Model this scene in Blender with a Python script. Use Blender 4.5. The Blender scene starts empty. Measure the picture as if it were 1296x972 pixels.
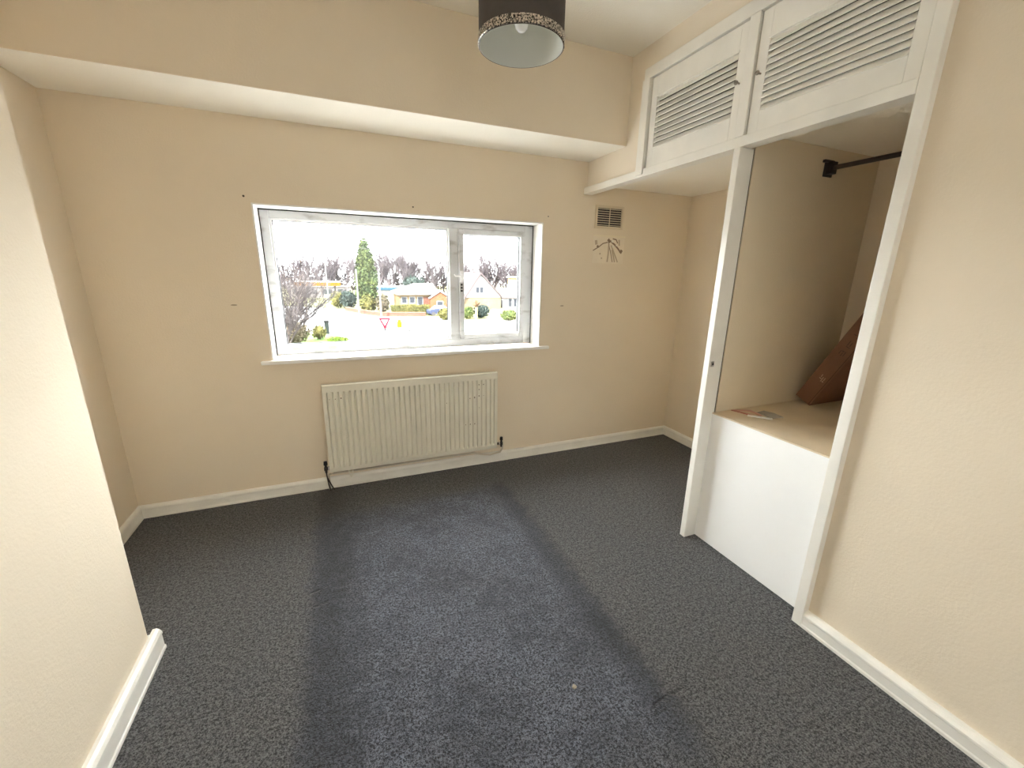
import bpy, bmesh, math, random
from mathutils import Vector, Matrix

SC = bpy.context.scene
COL = SC.collection
PI = math.pi

# ------------------------------------------------------------------ camera
cam_d = bpy.data.cameras.new('camera')
cam = bpy.data.objects.new('camera', cam_d)
COL.objects.link(cam)
cam_d.sensor_fit = 'HORIZONTAL'
cam_d.sensor_width = 36.0
cam_d.lens = 522.34 / 1296 * 36.0
cam_d.clip_start = 0.02
cam_d.clip_end = 500
RT = Vector((0.925163, -0.379184, 0.017125))
UP = Vector((0.083437, 0.247174, 0.965372))
FW = Vector((0.370287, 0.891697, -0.260314))
M = Matrix((RT, UP, -FW)).transposed().to_4x4()
M.translation = Vector((-0.1041, -2.6202, 1.3382))
cam.matrix_world = M
SC.camera = cam

# ------------------------------------------------------------------ sky, sun, exposure
world = bpy.data.worlds.new('overcast_sky')
SC.world = world
world.use_nodes = True
wb = world.node_tree.nodes['Background']
wb.inputs['Color'].default_value = (0.96, 0.985, 1.0, 1)
wb.inputs['Strength'].default_value = 1.0

sun_d = bpy.data.lights.new('sun', 'SUN')
sun = bpy.data.objects.new('sun', sun_d)
COL.objects.link(sun)
sun_d.energy = 1.5
sun_d.color = (1.0, 0.94, 0.84)
sun_d.angle = math.radians(1.5)
sun.rotation_euler = Vector((0.62, 0.62, -0.60)).to_track_quat('-Z', 'Y').to_euler()

vs = SC.view_settings
vs.view_transform = 'Standard'
vs.look = 'None'
vs.gamma = 1.0
vs.use_curve_mapping = False
vs.exposure = 4.93

# fill lamp added behind the camera, bounced off a made-up landing
fill_lamp_d = bpy.data.lights.new('landing_fill_lamp', 'AREA')
fill_lamp = bpy.data.objects.new('landing_fill_lamp', fill_lamp_d)
COL.objects.link(fill_lamp)
fill_lamp_d.shape = 'RECTANGLE'
fill_lamp_d.size = 1.5
fill_lamp_d.size_y = 1.3
fill_lamp_d.energy = 1.4
fill_lamp_d.color = (0.96, 0.97, 1.0)
fill_lamp.location = (0.40, -3.75, 1.95)
fill_lamp.rotation_euler = Vector((0.0, -1.0, -0.15)).to_track_quat('-Z', 'Y').to_euler()
SC.cycles.diffuse_bounces = 8
SC.cycles.max_bounces = 14
SC.cycles.transparent_max_bounces = 16

# ------------------------------------------------------------------ helpers
def new_mat(name):
    m = bpy.data.materials.new(name)
    m.use_nodes = True
    return m, m.node_tree.nodes, m.node_tree.links, m.node_tree.nodes['Principled BSDF']

MATT = 1.0     # specular scale, lowered outdoors so sky glare does not wash out colours
def mat(name, col, rough=0.6, metal=0.0, var=0.0, vscale=4.0, bump=0.0, bscale=60.0, spec=0.4, col2=None):
    m, n, l, p = new_mat(name)
    p.inputs['Base Color'].default_value = (*col, 1)
    p.inputs['Roughness'].default_value = rough
    p.inputs['Metallic'].default_value = metal
    p.inputs['Specular IOR Level'].default_value = spec * MATT
    tc = n.new('ShaderNodeTexCoord')
    if var > 0 or col2:
        nz = n.new('ShaderNodeTexNoise')
        nz.inputs['Scale'].default_value = vscale
        nz.inputs['Detail'].default_value = 5
        l.new(tc.outputs['Object'], nz.inputs['Vector'])
        rp = n.new('ShaderNodeValToRGB')
        rp.color_ramp.elements[0].position = 0.3
        rp.color_ramp.elements[1].position = 0.7
        if col2:
            c0, c1 = col, col2
        else:
            c0 = tuple(c * (1 - var) for c in col)
            c1 = tuple(min(1, c * (1 + var * 0.5)) for c in col)
        rp.color_ramp.elements[0].color = (*c0, 1)
        rp.color_ramp.elements[1].color = (*c1, 1)
        l.new(nz.outputs['Fac'], rp.inputs['Fac'])
        l.new(rp.outputs['Color'], p.inputs['Base Color'])
    if bump > 0:
        nb = n.new('ShaderNodeTexNoise')
        nb.inputs['Scale'].default_value = bscale
        nb.inputs['Detail'].default_value = 4
        l.new(tc.outputs['Object'], nb.inputs['Vector'])
        bp = n.new('ShaderNodeBump')
        bp.inputs['Strength'].default_value = bump
        bp.inputs['Distance'].default_value = 0.01
        l.new(nb.outputs['Fac'], bp.inputs['Height'])
        l.new(bp.outputs['Normal'], p.inputs['Normal'])
    return m

def box(bm, x0, x1, y0, y1, z0, z1, mtx=None):
    x0, x1 = min(x0, x1), max(x0, x1)
    y0, y1 = min(y0, y1), max(y0, y1)
    z0, z1 = min(z0, z1), max(z0, z1)
    co = [(x0, y0, z0), (x1, y0, z0), (x1, y1, z0), (x0, y1, z0),
          (x0, y0, z1), (x1, y0, z1), (x1, y1, z1), (x0, y1, z1)]
    v = [bm.verts.new(mtx @ Vector(c) if mtx else c) for c in co]
    for f in ((3, 2, 1, 0), (4, 5, 6, 7), (0, 1, 5, 4), (1, 2, 6, 5), (2, 3, 7, 6), (3, 0, 4, 7)):
        bm.faces.new([v[i] for i in f])

def tube(bm, pts, r, seg=8, caps=True):
    pts = [Vector(p) for p in pts]
    rs = r if isinstance(r, (list, tuple)) else [r] * len(pts)
    rings = []
    ref = None
    for i, p in enumerate(pts):
        d = (pts[min(i + 1, len(pts) - 1)] - pts[max(i - 1, 0)]).normalized()
        if ref is None:
            ref = Vector((0, 0, 1)) if abs(d.z) < 0.9 else Vector((1, 0, 0))
        a = d.cross(ref).normalized()
        b = d.cross(a).normalized()
        ref = -b if False else ref
        rings.append([bm.verts.new(p + rs[i] * (math.cos(2 * PI * k / seg) * a + math.sin(2 * PI * k / seg) * b)) for k in range(seg)])
    for i in range(len(rings) - 1):
        for k in range(seg):
            bm.faces.new([rings[i][k], rings[i][(k + 1) % seg], rings[i + 1][(k + 1) % seg], rings[i + 1][k]])
    if caps:
        bm.faces.new(rings[0]); bm.faces.new(rings[-1])

def lathe(bm, prof, seg=48, close=False):
    """prof: list of (r, z) revolved about z"""
    rings = []
    for r, z in prof:
        if r < 1e-6:
            rings.append([bm.verts.new((0, 0, z))])
        else:
            rings.append([bm.verts.new((r * math.cos(2 * PI * k / seg), r * math.sin(2 * PI * k / seg), z)) for k in range(seg)])
    pairs = list(zip(rings, rings[1:]))
    if close:
        pairs.append((rings[-1], rings[0]))
    for a, b in pairs:
        for k in range(seg):
            k2 = (k + 1) % seg
            if len(a) == 1 and len(b) == 1: continue
            if len(a) == 1: bm.faces.new([a[0], b[k2], b[k]])
            elif len(b) == 1: bm.faces.new([a[k], a[k2], b[0]])
            else: bm.faces.new([a[k], a[k2], b[k2], b[k]])

def prism(bm, poly, mapper, a, b):
    """poly: 2-D outline; mapper(u, v, w) -> xyz; extruded from w=a to w=b"""
    A = [bm.verts.new(mapper(u, v, a)) for u, v in poly]
    B = [bm.verts.new(mapper(u, v, b)) for u, v in poly]
    n = len(poly)
    bm.faces.new(A); bm.faces.new(B[::-1])
    for i in range(n):
        bm.faces.new([A[i], B[i], B[(i + 1) % n], A[(i + 1) % n]])

def obj(name, bm, m, parent=None, smooth=False, bevel=0.0, loc=None):
    bmesh.ops.recalc_face_normals(bm, faces=bm.faces[:])
    me = bpy.data.meshes.new(name)
    bm.to_mesh(me); bm.free()
    me.materials.append(m)
    if smooth:
        for p in me.polygons: p.use_smooth = True
    o = bpy.data.objects.new(name, me)
    COL.objects.link(o)
    if parent: o.parent = parent
    if loc: o.location = loc
    if bevel > 0:
        b = o.modifiers.new('bevel', 'BEVEL')
        b.width = bevel; b.segments = 2; b.limit_method = 'ANGLE'
    return o

def tag(o, label, cat, group=None, kind=None):
    o['label'] = label; o['category'] = cat
    if group: o['group'] = group
    if kind: o['kind'] = kind
    return o

def empty(name, label, cat, loc=(0, 0, 0), rotz=0, group=None):
    o = bpy.data.objects.new(name, None)
    COL.objects.link(o)
    o.location = loc; o.rotation_euler = (0, 0, rotz)
    o.empty_display_size = 0.1
    return tag(o, label, cat, group)

def structure(o, label=None):
    o['kind'] = 'structure'
    if label: o['label'] = label
    return o

def bx(*a, mtx=None):
    bm = bmesh.new(); box(bm, *a, mtx=mtx); return bm

def boxes(*L):
    bm = bmesh.new()
    for a in L: box(bm, *a)
    return bm

def clone(o, parent=None, loc=None, rotz=None):
    c = o.copy(); COL.objects.link(c)
    if parent: c.parent = parent
    if loc is not None: c.location = loc
    if rotz is not None: c.rotation_euler = (0, 0, rotz)
    return c

def clone_tree(root, loc, rotz, label, group=None):
    r = clone(root, None, loc, rotz)
    r['label'] = label
    if group: r['group'] = group
    for ch in list(root.children):
        c = clone(ch, r)
        for g in list(ch.children): clone(g, c)
    return r

# ------------------------------------------------------------------ room dimensions (metres)
XL, XN, YN = -1.2133, -0.8187, -1.0728
ZB, YB, ZC = 2.0562, -0.3976, 2.5
XR, XF, XW, XP = 2.43, 1.511, 1.4814, 1.5512
YP0, YP1, YQ0, YQ1 = -1.1847, -1.2161, -1.7937, -1.8304
ZT0, ZT1, ZS, ZA = 1.8569, 1.897, 0.6906, 1.9167
WX0, WX1, WZ0, WZ1, WY = -0.4736, 1.1811, 0.8378, 1.6539, 0.14
YR = -3.05

# ------------------------------------------------------------------ materials
CREAM = mat('cream_emulsion', (0.81, 0.71, 0.565), 0.75, var=0.04, vscale=1.6, bump=0.12, bscale=130, spec=0.25)
FASC = mat('fascia_emulsion', (0.86, 0.78, 0.66), 0.75, var=0.04, vscale=1.6, bump=0.12, bscale=130, spec=0.25)
CEIL = mat('ceiling_emulsion', (0.93, 0.895, 0.81), 0.8, var=0.03, vscale=1.5, bump=0.15, bscale=120, spec=0.2)
GLOSS = mat('white_gloss_paint', (0.87, 0.85, 0.79), 0.32, var=0.05, vscale=7, bump=0.03, bscale=35)
SKIRT = mat('skirting_gloss_paint', (0.86, 0.84, 0.78), 0.30, var=0.06, vscale=9, bump=0.05, bscale=40)
PANELW = mat('white_panel_paint', (0.95, 0.95, 0.94), 0.4, var=0.02, vscale=3)
FILLW = mat('fill_landing_white', (0.82, 0.82, 0.80), 0.8)
SHELFM = mat('worn_tan_shelf', (0.74, 0.62, 0.45), 0.6, var=0.07, vscale=6, bump=0.05, bscale=50)
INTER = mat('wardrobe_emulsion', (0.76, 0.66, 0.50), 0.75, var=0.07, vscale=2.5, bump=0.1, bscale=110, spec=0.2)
RADM = mat('radiator_enamel', (0.80, 0.77, 0.66), 0.35, var=0.06, vscale=6)
REVEAL = mat('white_reveal_paint', (0.88, 0.87, 0.84), 0.45, var=0.03, vscale=5, bump=0.05, bscale=60)
RUST = mat('rust_spot', (0.16, 0.10, 0.07), 0.8)
BLACK = mat('black_plastic', (0.018, 0.016, 0.016), 0.45)
DARKMETAL = mat('dark_tarnished_metal', (0.07, 0.06, 0.055), 0.4, metal=0.6)
STEEL = mat('brushed_steel', (0.55, 0.53, 0.50), 0.3, metal=1.0)
BRASSKNOB = mat('aged_pewter_knob', (0.33, 0.30, 0.25), 0.4, metal=0.6)
GAPSHADE = mat('gap_shade_paint', (0.02, 0.018, 0.016), 0.9)  # near-black that paints shade into gaps and the cupboard
PLUG = mat('dark_screw_hole', (0.10, 0.08, 0.06), 0.9)

def upvc():
    m, n, l, p = new_mat('grubby_white_upvc')
    p.inputs['Roughness'].default_value = 0.35
    tc = n.new('ShaderNodeTexCoord')
    a = n.new('ShaderNodeTexNoise'); a.inputs['Scale'].default_value = 9; a.inputs['Detail'].default_value = 7
    mp = n.new('ShaderNodeMapping'); mp.inputs['Scale'].default_value = (1, 1, 2.2)
    l.new(tc.outputs['Object'], mp.inputs['Vector']); l.new(mp.outputs['Vector'], a.inputs['Vector'])
    r = n.new('ShaderNodeValToRGB')
    r.color_ramp.elements[0].position = 0.30; r.color_ramp.elements[0].color = (0.40, 0.39, 0.38, 1)
    r.color_ramp.elements[1].position = 0.46; r.color_ramp.elements[1].color = (0.60, 0.605, 0.61, 1)
    l.new(a.outputs['Fac'], r.inputs['Fac']); l.new(r.outputs['Color'], p.inputs['Base Color'])
    return m
UPVC = upvc()
GASKET = mat('black_gasket', (0.006, 0.006, 0.007), 0.6)
MOULD = mat('black_mould_sealant', (0.05, 0.047, 0.044), 0.8, var=0.7, vscale=25)
SILLP = mat('white_gloss_sill', (0.90, 0.89, 0.86), 0.3, var=0.02, vscale=5)

def glass_mat():
    m = bpy.data.materials.new('window_glass'); m.use_nodes = True
    n, l = m.node_tree.nodes, m.node_tree.links
    n.remove(n['Principled BSDF'])
    out = n['Material Output']
    t = n.new('ShaderNodeBsdfTransparent'); t.inputs['Color'].default_value = (0.97, 0.98, 0.975, 1)
    g = n.new('ShaderNodeBsdfGlossy'); g.inputs['Roughness'].default_value = 0.02
    mx = n.new('ShaderNodeMixShader'); mx.inputs['Fac'].default_value = 0.04
    l.new(t.outputs[0], mx.inputs[1]); l.new(g.outputs[0], mx.inputs[2]); l.new(mx.outputs[0], out.inputs['Surface'])
    return m
GLASS = glass_mat()

def carpet():
    m, n, l, p = new_mat('charcoal_carpet')
    p.inputs['Roughness'].default_value = 0.95
    p.inputs['Specular IOR Level'].default_value = 0.08
    p.inputs['Sheen Weight'].default_value = 0.15
    p.inputs['Sheen Roughness'].default_value = 0.6
    tc = n.new('ShaderNodeTexCoord')
    def noise(s, d=3, rough=0.6):
        z = n.new('ShaderNodeTexNoise'); z.inputs['Scale'].default_value = s
        z.inputs['Detail'].default_value = d; z.inputs['Roughness'].default_value = rough
        l.new(tc.outputs['Object'], z.inputs['Vector']); return z
    def math_(op, a, b=None, c=None, clamp=False):
        k = n.new('ShaderNodeMath'); k.operation = op; k.use_clamp = clamp
        for i, v in enumerate((a, b, c)):
            if v is None: continue
            if isinstance(v, (int, float)): k.inputs[i].default_value = v
            else: l.new(v, k.inputs[i])
        return k.outputs[0]
    def smooth(v, a, b):
        k = n.new('ShaderNodeMapRange'); k.interpolation_type = 'SMOOTHSTEP'
        k.inputs['From Min'].default_value = a; k.inputs['From Max'].default_value = b
        l.new(v, k.inputs['Value']); return k.outputs['Result']
    sep = n.new('ShaderNodeSeparateXYZ'); l.new(tc.outputs['Object'], sep.inputs[0])
    big, mid, fine, tuft = noise(3.0), noise(14, 5, 0.65), noise(120, 3, 0.75), noise(260, 2, 0.6)
    wob = math_('MULTIPLY', math_('SUBTRACT', mid.outputs['Fac'], 0.5), 0.14)
    x = math_('ADD', sep.outputs['X'], wob); y = math_('ADD', sep.outputs['Y'], wob)
    # the fresher rectangle where a bed stood: x -0.30..0.78, y -1.90..-0.30
    mx = math_('MULTIPLY', smooth(x, -0.36, -0.27), math_('SUBTRACT', 1.0, smooth(x, 0.76, 0.82)))
    my = math_('MULTIPLY', smooth(y, -2.15, -1.85), math_('SUBTRACT', 1.0, smooth(y, -0.42, -0.26)))
    bed = math_('MULTIPLY', mx, my)
    # brushed dark border of that rectangle (pile leaning the other way)
    er = math_('MULTIPLY', math_('MULTIPLY', smooth(x, 0.66, 0.75), math_('SUBTRACT', 1.0, smooth(x, 0.78, 0.84))), my)
    el = math_('MULTIPLY', math_('MULTIPLY', smooth(x, -0.36, -0.28), math_('SUBTRACT', 1.0, smooth(x, -0.24, -0.06))), smooth(y, -2.6, -2.3))
    edge = math_('MAXIMUM', er, el)
    # pressed furniture-foot dents
    def dent(cx, cy, rx, ry, ang):
        ca, sa = math.cos(ang), math.sin(ang)
        dx = math_('SUBTRACT', sep.outputs['X'], cx); dy = math_('SUBTRACT', sep.outputs['Y'], cy)
        u = math_('DIVIDE', math_('ADD', math_('MULTIPLY', dx, ca), math_('MULTIPLY', dy, sa)), rx)
        v = math_('DIVIDE', math_('SUBTRACT', math_('MULTIPLY', dy, ca), math_('MULTIPLY', dx, sa)), ry)
        r = math_('SQRT', math_('ADD', math_('MULTIPLY', u, u), math_('MULTIPLY', v, v)))
        return math_('SUBTRACT', 1.0, smooth(r, 0.5, 1.1))
    d = dent(0.76, -1.862, 0.07, 0.012, 0.12)
    for a in ((0.84, -1.852, 0.07, 0.008, 0.18), (0.73, -1.88, 0.05, 0.010, 0.5), (-0.29, -0.93, 0.06, 0.010, 0.35), (-0.27, -1.02, 0.06, 0.009, 0.3)):
        d = math_('MAXIMUM', d, dent(*a))
    clump = noise(48, 3, 0.7)
    f = math_('ADD', math_('ADD', math_('MULTIPLY', fine.outputs['Fac'], 0.50), math_('MULTIPLY', tuft.outputs['Fac'], 0.33)), math_('MULTIPLY', clump.outputs['Fac'], 0.17))
    d = math_('MULTIPLY', d, smooth(noise(60, 2).outputs['Fac'], 0.40, 0.60))
    f1 = smooth(f, 0.415, 0.595)
    def mixc(fac, a, b):
        k = n.new('ShaderNodeMix'); k.data_type = 'RGBA'
        if isinstance(fac, (int, float)): k.inputs['Factor'].default_value = fac
        else: l.new(fac, k.inputs['Factor'])
        for s, v in ((6, a), (7, b)):
            if isinstance(v, tuple): k.inputs[s].default_value = (*v, 1)
            else: l.new(v, k.inputs[s])
        return k.outputs[2]
    worn = mixc(f1, (0.016, 0.016, 0.017), (0.158, 0.158, 0.162))
    fresh = mixc(f1, (0.008, 0.009, 0.013), (0.185, 0.20, 0.245))
    patch = smooth(math_('ADD', math_('MULTIPLY', big.outputs['Fac'], 0.5), math_('MULTIPLY', mid.outputs['Fac'], 0.5)), 0.36, 0.60)
    fresh = mixc(math_('MULTIPLY', math_('SUBTRACT', 1.0, patch), 0.55), fresh, (0.024, 0.025, 0.031))
    c = mixc(bed, worn, fresh)
    c = mixc(math_('MULTIPLY', edge, 0.55), c, (0.018, 0.0185, 0.022))
    c = mixc(math_('MULTIPLY', d, 0.45), c, (0.010, 0.010, 0.011))
    l.new(c, p.inputs['Base Color'])
    h = math_('SUBTRACT', math_('ADD', f, math_('MULTIPLY', bed, 0.3)), math_('MULTIPLY', d, 0.5))
    bp = n.new('ShaderNodeBump'); bp.inputs['Strength'].default_value = 0.9; bp.inputs['Distance'].default_value = 0.012
    l.new(h, bp.inputs['Height']); l.new(bp.outputs['Normal'], p.inputs['Normal'])
    return m
CARPET = carpet()

# ------------------------------------------------------------------ room shell
structure(obj('floor', bx(-1.5, XR + 0.2, YR - 0.1, 0.32, -0.12, 0.0), CARPET), 'charcoal grey carpet over the whole floor')
structure(obj('ceiling', bx(-1.5, XR + 0.2, YR - 0.1, 0.32, ZC, ZC + 0.12), CEIL), 'cream painted ceiling')
LN = 0.008   # reveal lining
wall_back = structure(obj('wall_back', boxes(
    (-1.5, WX0 - LN, 0, 0.30, 0, ZC), (WX1 + LN, XR + 0.2, 0, 0.30, 0, ZC),
    (WX0 - LN, WX1 + LN, 0, 0.30, 0, WZ0 - 0.022), (WX0 - LN, WX1 + LN, 0, 0.30, WZ1 + LN, ZC)), CREAM), 'cream wall with the window')
structure(obj('wall_left', bx(XL - 0.2, XL, YN, 0, 0, ZC), CREAM), 'cream wall in the left recess')
structure(obj('wall_chimney', bx(-1.4, XN, YR, YN, 0, ZC), CREAM, bevel=0.004), 'projecting wall block at near left')
structure(obj('wall_right', bx(XF, XF + 0.1, YR, (YQ0 + YQ1) / 2, 0, ZC), CREAM), 'cream wall right of the wardrobe')
structure(obj('wall_alcove', bx(XR, XR + 0.2, YR, 0, 0, ZC), CREAM), 'cream end wall of the alcove')
structure(obj('wall_front', boxes((-1.4, -0.50, YR - 0.1, YR, 0, ZC), (1.30, XR + 0.2, YR - 0.1, YR, 0, ZC), (-0.50, 1.30, YR - 0.1, YR, 2.10, ZC)), CREAM), 'wall behind the camera with an opening added for the fill light')  # doorway added to let the fill lamp's light in
structure(obj('floor_fill_landing', bx(-0.8, 1.9, -4.8, YR - 0.101, -0.12, 0.0), CARPET), 'floor of the unseen landing added for the fill light')  # unseen landing, added to bounce the fill lamp into the room
structure(obj('ceiling_fill_landing', bx(-0.8, 1.9, -4.8, YR - 0.101, ZC, ZC + 0.1), CEIL), 'ceiling of the unseen landing added for the fill light')
structure(obj('wall_fill_landing', boxes((-0.9, -0.8, -4.8, YR - 0.101, 0, ZC), (1.9, 2.0, -4.8, YR - 0.101, 0, ZC), (-0.8, 1.9, -4.9, -4.8, 0, ZC)), FILLW), 'walls of the unseen landing added for the fill light')
beam = structure(obj('ceiling_beam', bx(XL, XF, YB, 0, ZB, ZC), CREAM, bevel=0.004), 'boxed beam over the window wall with a paler underside')
beam.data.materials.append(CEIL)
for p in beam.data.polygons:
    if p.normal.z < -0.5: p.material_index = 1
structure(obj('wall_fascia', boxes(
    (XF, XF + 0.018, YB, 0, ZT1, ZC),
    (XF, XF + 0.018, -0.56, YB, ZT1, ZC),
    (XF, XF + 0.018, YQ0, -0.56, 2.37, ZC)), FASC), 'cream fascia above and left of the cupboard doors')

# screw holes and scuffs in the window wall
def disc(bm, c, r, ax='y', seg=10, depth=0.002):
    rr = []
    for s in (0, 1):
        rr.append([bm.verts.new((c[0] + r * math.cos(2 * PI * k / seg), c[1] - s * depth, c[2] + r * math.sin(2 * PI * k / seg))) for k in range(seg)])
    bm.faces.new(rr[0]); bm.faces.new(rr[1])
    for k in range(seg):
        bm.faces.new([rr[0][k], rr[0][(k + 1) % seg], rr[1][(k + 1) % seg], rr[1][k]])
for x, z, r in ((-0.51, 1.691, 0.0055), (0.339, 1.698, 0.0045), (1.223, 1.702, 0.004)):
    bm = bmesh.new(); disc(bm, (x, 0.001, z), r); obj('screw_hole', bm, PLUG, wall_back)
SCUFF = mat('plaster_scuff', (0.42, 0.34, 0.25), 0.9)
for x, z in ((-0.624, 1.147), (1.357, 1.117)):
    bm = bmesh.new(); disc(bm, (x, 0.001, z), 0.007, depth=0.0014)
    bmesh.ops.scale(bm, vec=(2.2, 1, 0.55), space=Matrix.Translation((-x, 0, -z)), verts=bm.verts[:])
    obj('scuff_mark', bm, SCUFF, wall_back)

# skirting boards: profile (outwards u, up v)
def skirt_profile(t, h):
    return [(0, 0), (t, 0), (t, 0.010), (t * 0.86, 0.014), (t * 0.84, h * 0.66), (t * 0.95, h * 0.72), (t * 0.92, h * 0.82),
            (t * 0.70, h * 0.93), (t * 0.40, h), (0, h)]
def skirt(name, label, base, out, along, a, b, t, h, ext=None):
    bm = bmesh.new()
    base, out, along = Vector(base), Vector(out), Vector(along)
    prism(bm, skirt_profile(t, h), lambda u, v, w: base + out * u + along * w + Vector((0, 0, v)), a, b)
    return structure(obj(name, bm, SKIRT), label)
skirt('baseboard_back', 'white skirting under the window', (0, 0, 0), (0, -1, 0), (1, 0, 0), XL, XR, 0.018, 0.074)
skirt('baseboard_left', 'white skirting in left recess', (XL, 0, 0), (1, 0, 0), (0, 1, 0), YN, -0.002, 0.018, 0.074)
skirt('baseboard_alcove', 'white skirting in the alcove', (XR, 0, 0), (-1, 0, 0), (0, 1, 0), YP0 + 0.002, -0.002, 0.018, 0.074)
skirt('baseboard_chimney', 'white skirting on the near left wall', (XN, 0, 0), (1, 0, 0), (0, 1, 0), YR, YN + 0.036, 0.027, 0.088)
skirt('baseboard_return', 'short skirting return round the near left corner', (0, YN, 0), (0, 1, 0), (1, 0, 0), XL + 0.018, XN - 0.001, 0.027, 0.088)
skirt('baseboard_right', 'white skirting on the right wall', (XF, 0, 0), (-1, 0, 0), (0, 1, 0), YR, YQ1, 0.029, 0.070)

# ------------------------------------------------------------------ window
win = empty('window_1', 'white framed two light window over the radiator', 'window', ((WX0 + WX1) / 2, WY, WZ0))
win['kind'] = 'structure'
def wp(name, bm, m, parent=None, **k):
    bmesh.ops.translate(bm, verts=bm.verts[:], vec=-Vector(win.location)) if parent is None or parent is win else bmesh.ops.translate(bm, verts=bm.verts[:], vec=-Vector(win.location))
    return obj(name, bm, m, parent or win, **k)
wp('reveal', boxes((WX0 - LN, WX0, -0.0008, 0.30, WZ0, WZ1), (WX1, WX1 + LN, -0.0008, 0.30, WZ0, WZ1),
                   (WX0 - LN, WX1 + LN, -0.0008, 0.30, WZ1, WZ1 + LN)), REVEAL, bevel=0.001)
wp('window_sill', boxes((WX0 - LN, WX1 + LN, 0.0, 0.135, WZ0 - 0.021, WZ0), (-0.535, 1.257, -0.026, -0.0005, WZ0 - 0.021, WZ0)), SILLP, bevel=0.004)
FY0, FY1 = WY, 0.205
MX0, MX1 = 0.583, 0.644
GX0, GX1, GZ0, GZ1 = -0.426, 1.118, 0.889, 1.608
fr = wp('window_frame', boxes((WX0, GX0, FY0, FY1, WZ0, WZ1), (GX1, WX1, FY0, FY1, WZ0, WZ1),
                         (GX0, GX1, FY0, FY1, WZ0, GZ0), (GX0, GX1, FY0, FY1, GZ1, WZ1), (MX0, MX1, FY0, FY1, GZ0, GZ1)), UPVC, bevel=0.003)
def ring(x0, x1, z0, z1, w, y0, y1):
    return boxes((x0, x0 + w, y0, y1, z0, z1), (x1 - w, x1, y0, y1, z0, z1), (x0 + w, x1 - w, y0, y1, z0, z0 + w), (x0 + w, x1 - w, y0, y1, z1 - w, z1))
wp('glazing_bead', ring(GX0, MX0, GZ0, GZ1, 0.011, FY0 + 0.012, FY0 + 0.03), mat('bright_bead', (0.82, 0.82, 0.82), 0.3), fr, bevel=0.002)
wp('gasket', ring(GX0 + 0.011, MX0 - 0.011, GZ0 + 0.011, GZ1 - 0.011, 0.004, FY0 + 0.018, FY0 + 0.03), GASKET, fr)
wp('pane', bx(GX0 + 0.008, MX0 - 0.008, FY0 + 0.030, FY0 + 0.034, GZ0 + 0.008, GZ1 - 0.008), GLASS)
sash = wp('opening_sash', ring(MX1 + 0.002, GX1 - 0.002, GZ0 + 0.002, GZ1 - 0.002, 0.032, FY0 - 0.012, FY0 + 0.045), UPVC, bevel=0.004)
wp('gasket', ring(MX1 + 0.034, GX1 - 0.034, GZ0 + 0.034, GZ1 - 0.034, 0.004, FY0 + 0.012, FY0 + 0.03), GASKET, sash)
wp('pane', bx(MX1 + 0.033, GX1 - 0.033, FY0 + 0.022, FY0 + 0.026, GZ0 + 0.033, GZ1 - 0.033), GLASS, sash)
bm = bmesh.new(); hx = MX1 + 0.016
box(bm, hx - 0.008, hx + 0.008, FY0 - 0.026, FY0 - 0.012, 1.27, 1.345)
tube(bm, [(hx, FY0 - 0.022, 1.31), (hx, FY0 - 0.042, 1.31), (hx - 0.012, FY0 - 0.047, 1.310), (hx - 0.05, FY0 - 0.047, 1.312), (hx - 0.056, FY0 - 0.046, 1.322)], 0.006, 8)
wp('window_handle', bm, mat('white_handle', (0.88, 0.88, 0.88), 0.3), sash)
bm = bmesh.new()
for z in (1.215, 1.235, 1.255):
    box(bm, hx - 0.006, hx + 0.006, FY0 - 0.017, FY0 - 0.012, z - 0.006, z + 0.006)
wp('handle_screws', bm, BLACK, sash)
wp('mould_line', boxes((WX0, WX1, WY - 0.003, WY - 0.0005, WZ1 - 0.006, WZ1 - 0.0005), (WX0, WX1, WY - 0.003, WY - 0.0005, WZ0 + 0.0005, WZ0 + 0.004),
                       (WX0 + 0.0005, WX0 + 0.005, WY - 0.003, WY - 0.0005, WZ0, WZ1), (WX1 - 0.006, WX1 - 0.0005, WY - 0.003, WY - 0.0005, WZ0, WZ1)), MOULD)

# ------------------------------------------------------------------ built-in wardrobe
wr = empty('built_in_wardrobe', 'white framed built-in wardrobe with louvred top cupboards and open bay', 'wardrobe', (XW, (YP1 + YQ0) / 2, 0))
WO = Vector(wr.location)
def wpart(name, bm, m, parent=None, **k):
    bmesh.ops.translate(bm, verts=bm.verts[:], vec=-WO)
    return obj(name, bm, m, parent or wr, **k)
post = wpart('post', bx(XW, XP + 0.012, YP1, YP0, 0, ZT0), GLOSS, bevel=0.002)
wpart('post', bx(XW, XF + 0.05, YQ1, YQ0, 0, ZC), GLOSS, bevel=0.002)
wpart('bottom_rail', bx(XW, XP - 0.004, YQ0 + 0.0005, -0.004, ZT0, ZT1), GLOSS, bevel=0.002)
wpart('top_rail', bx(XW + 0.001, XF + 0.02, YQ0 + 0.0005, -0.547, 2.325, 2.378), GLOSS, bevel=0.002)
wpart('stile', bx(XW - 0.008, XF - 0.0005, -0.602, -0.547, 1.868, 2.324), GLOSS, bevel=0.002)
wpart('stile', bx(XW - 0.0005, XF, -1.222, -1.176, ZT1 + 0.0005, 2.3245), GLOSS, bevel=0.002)
wpart('side_panel', boxes((XP + 0.020, XR - 0.001, YP1, YP0, 0.0, ZA - 0.0005), (XP + 0.0125, XP + 0.0195, YP1 + 0.012, YP0, 0.0, ZA - 0.0005)), INTER)
wpart('gap_shade_strip', bx(XP + 0.0125, XP + 0.0195, YP1 + 0.0045, YP1 + 0.0115, ZS, ZT0), GAPSHADE)  # dark strip paints the shade in the gap beside the post
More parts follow.
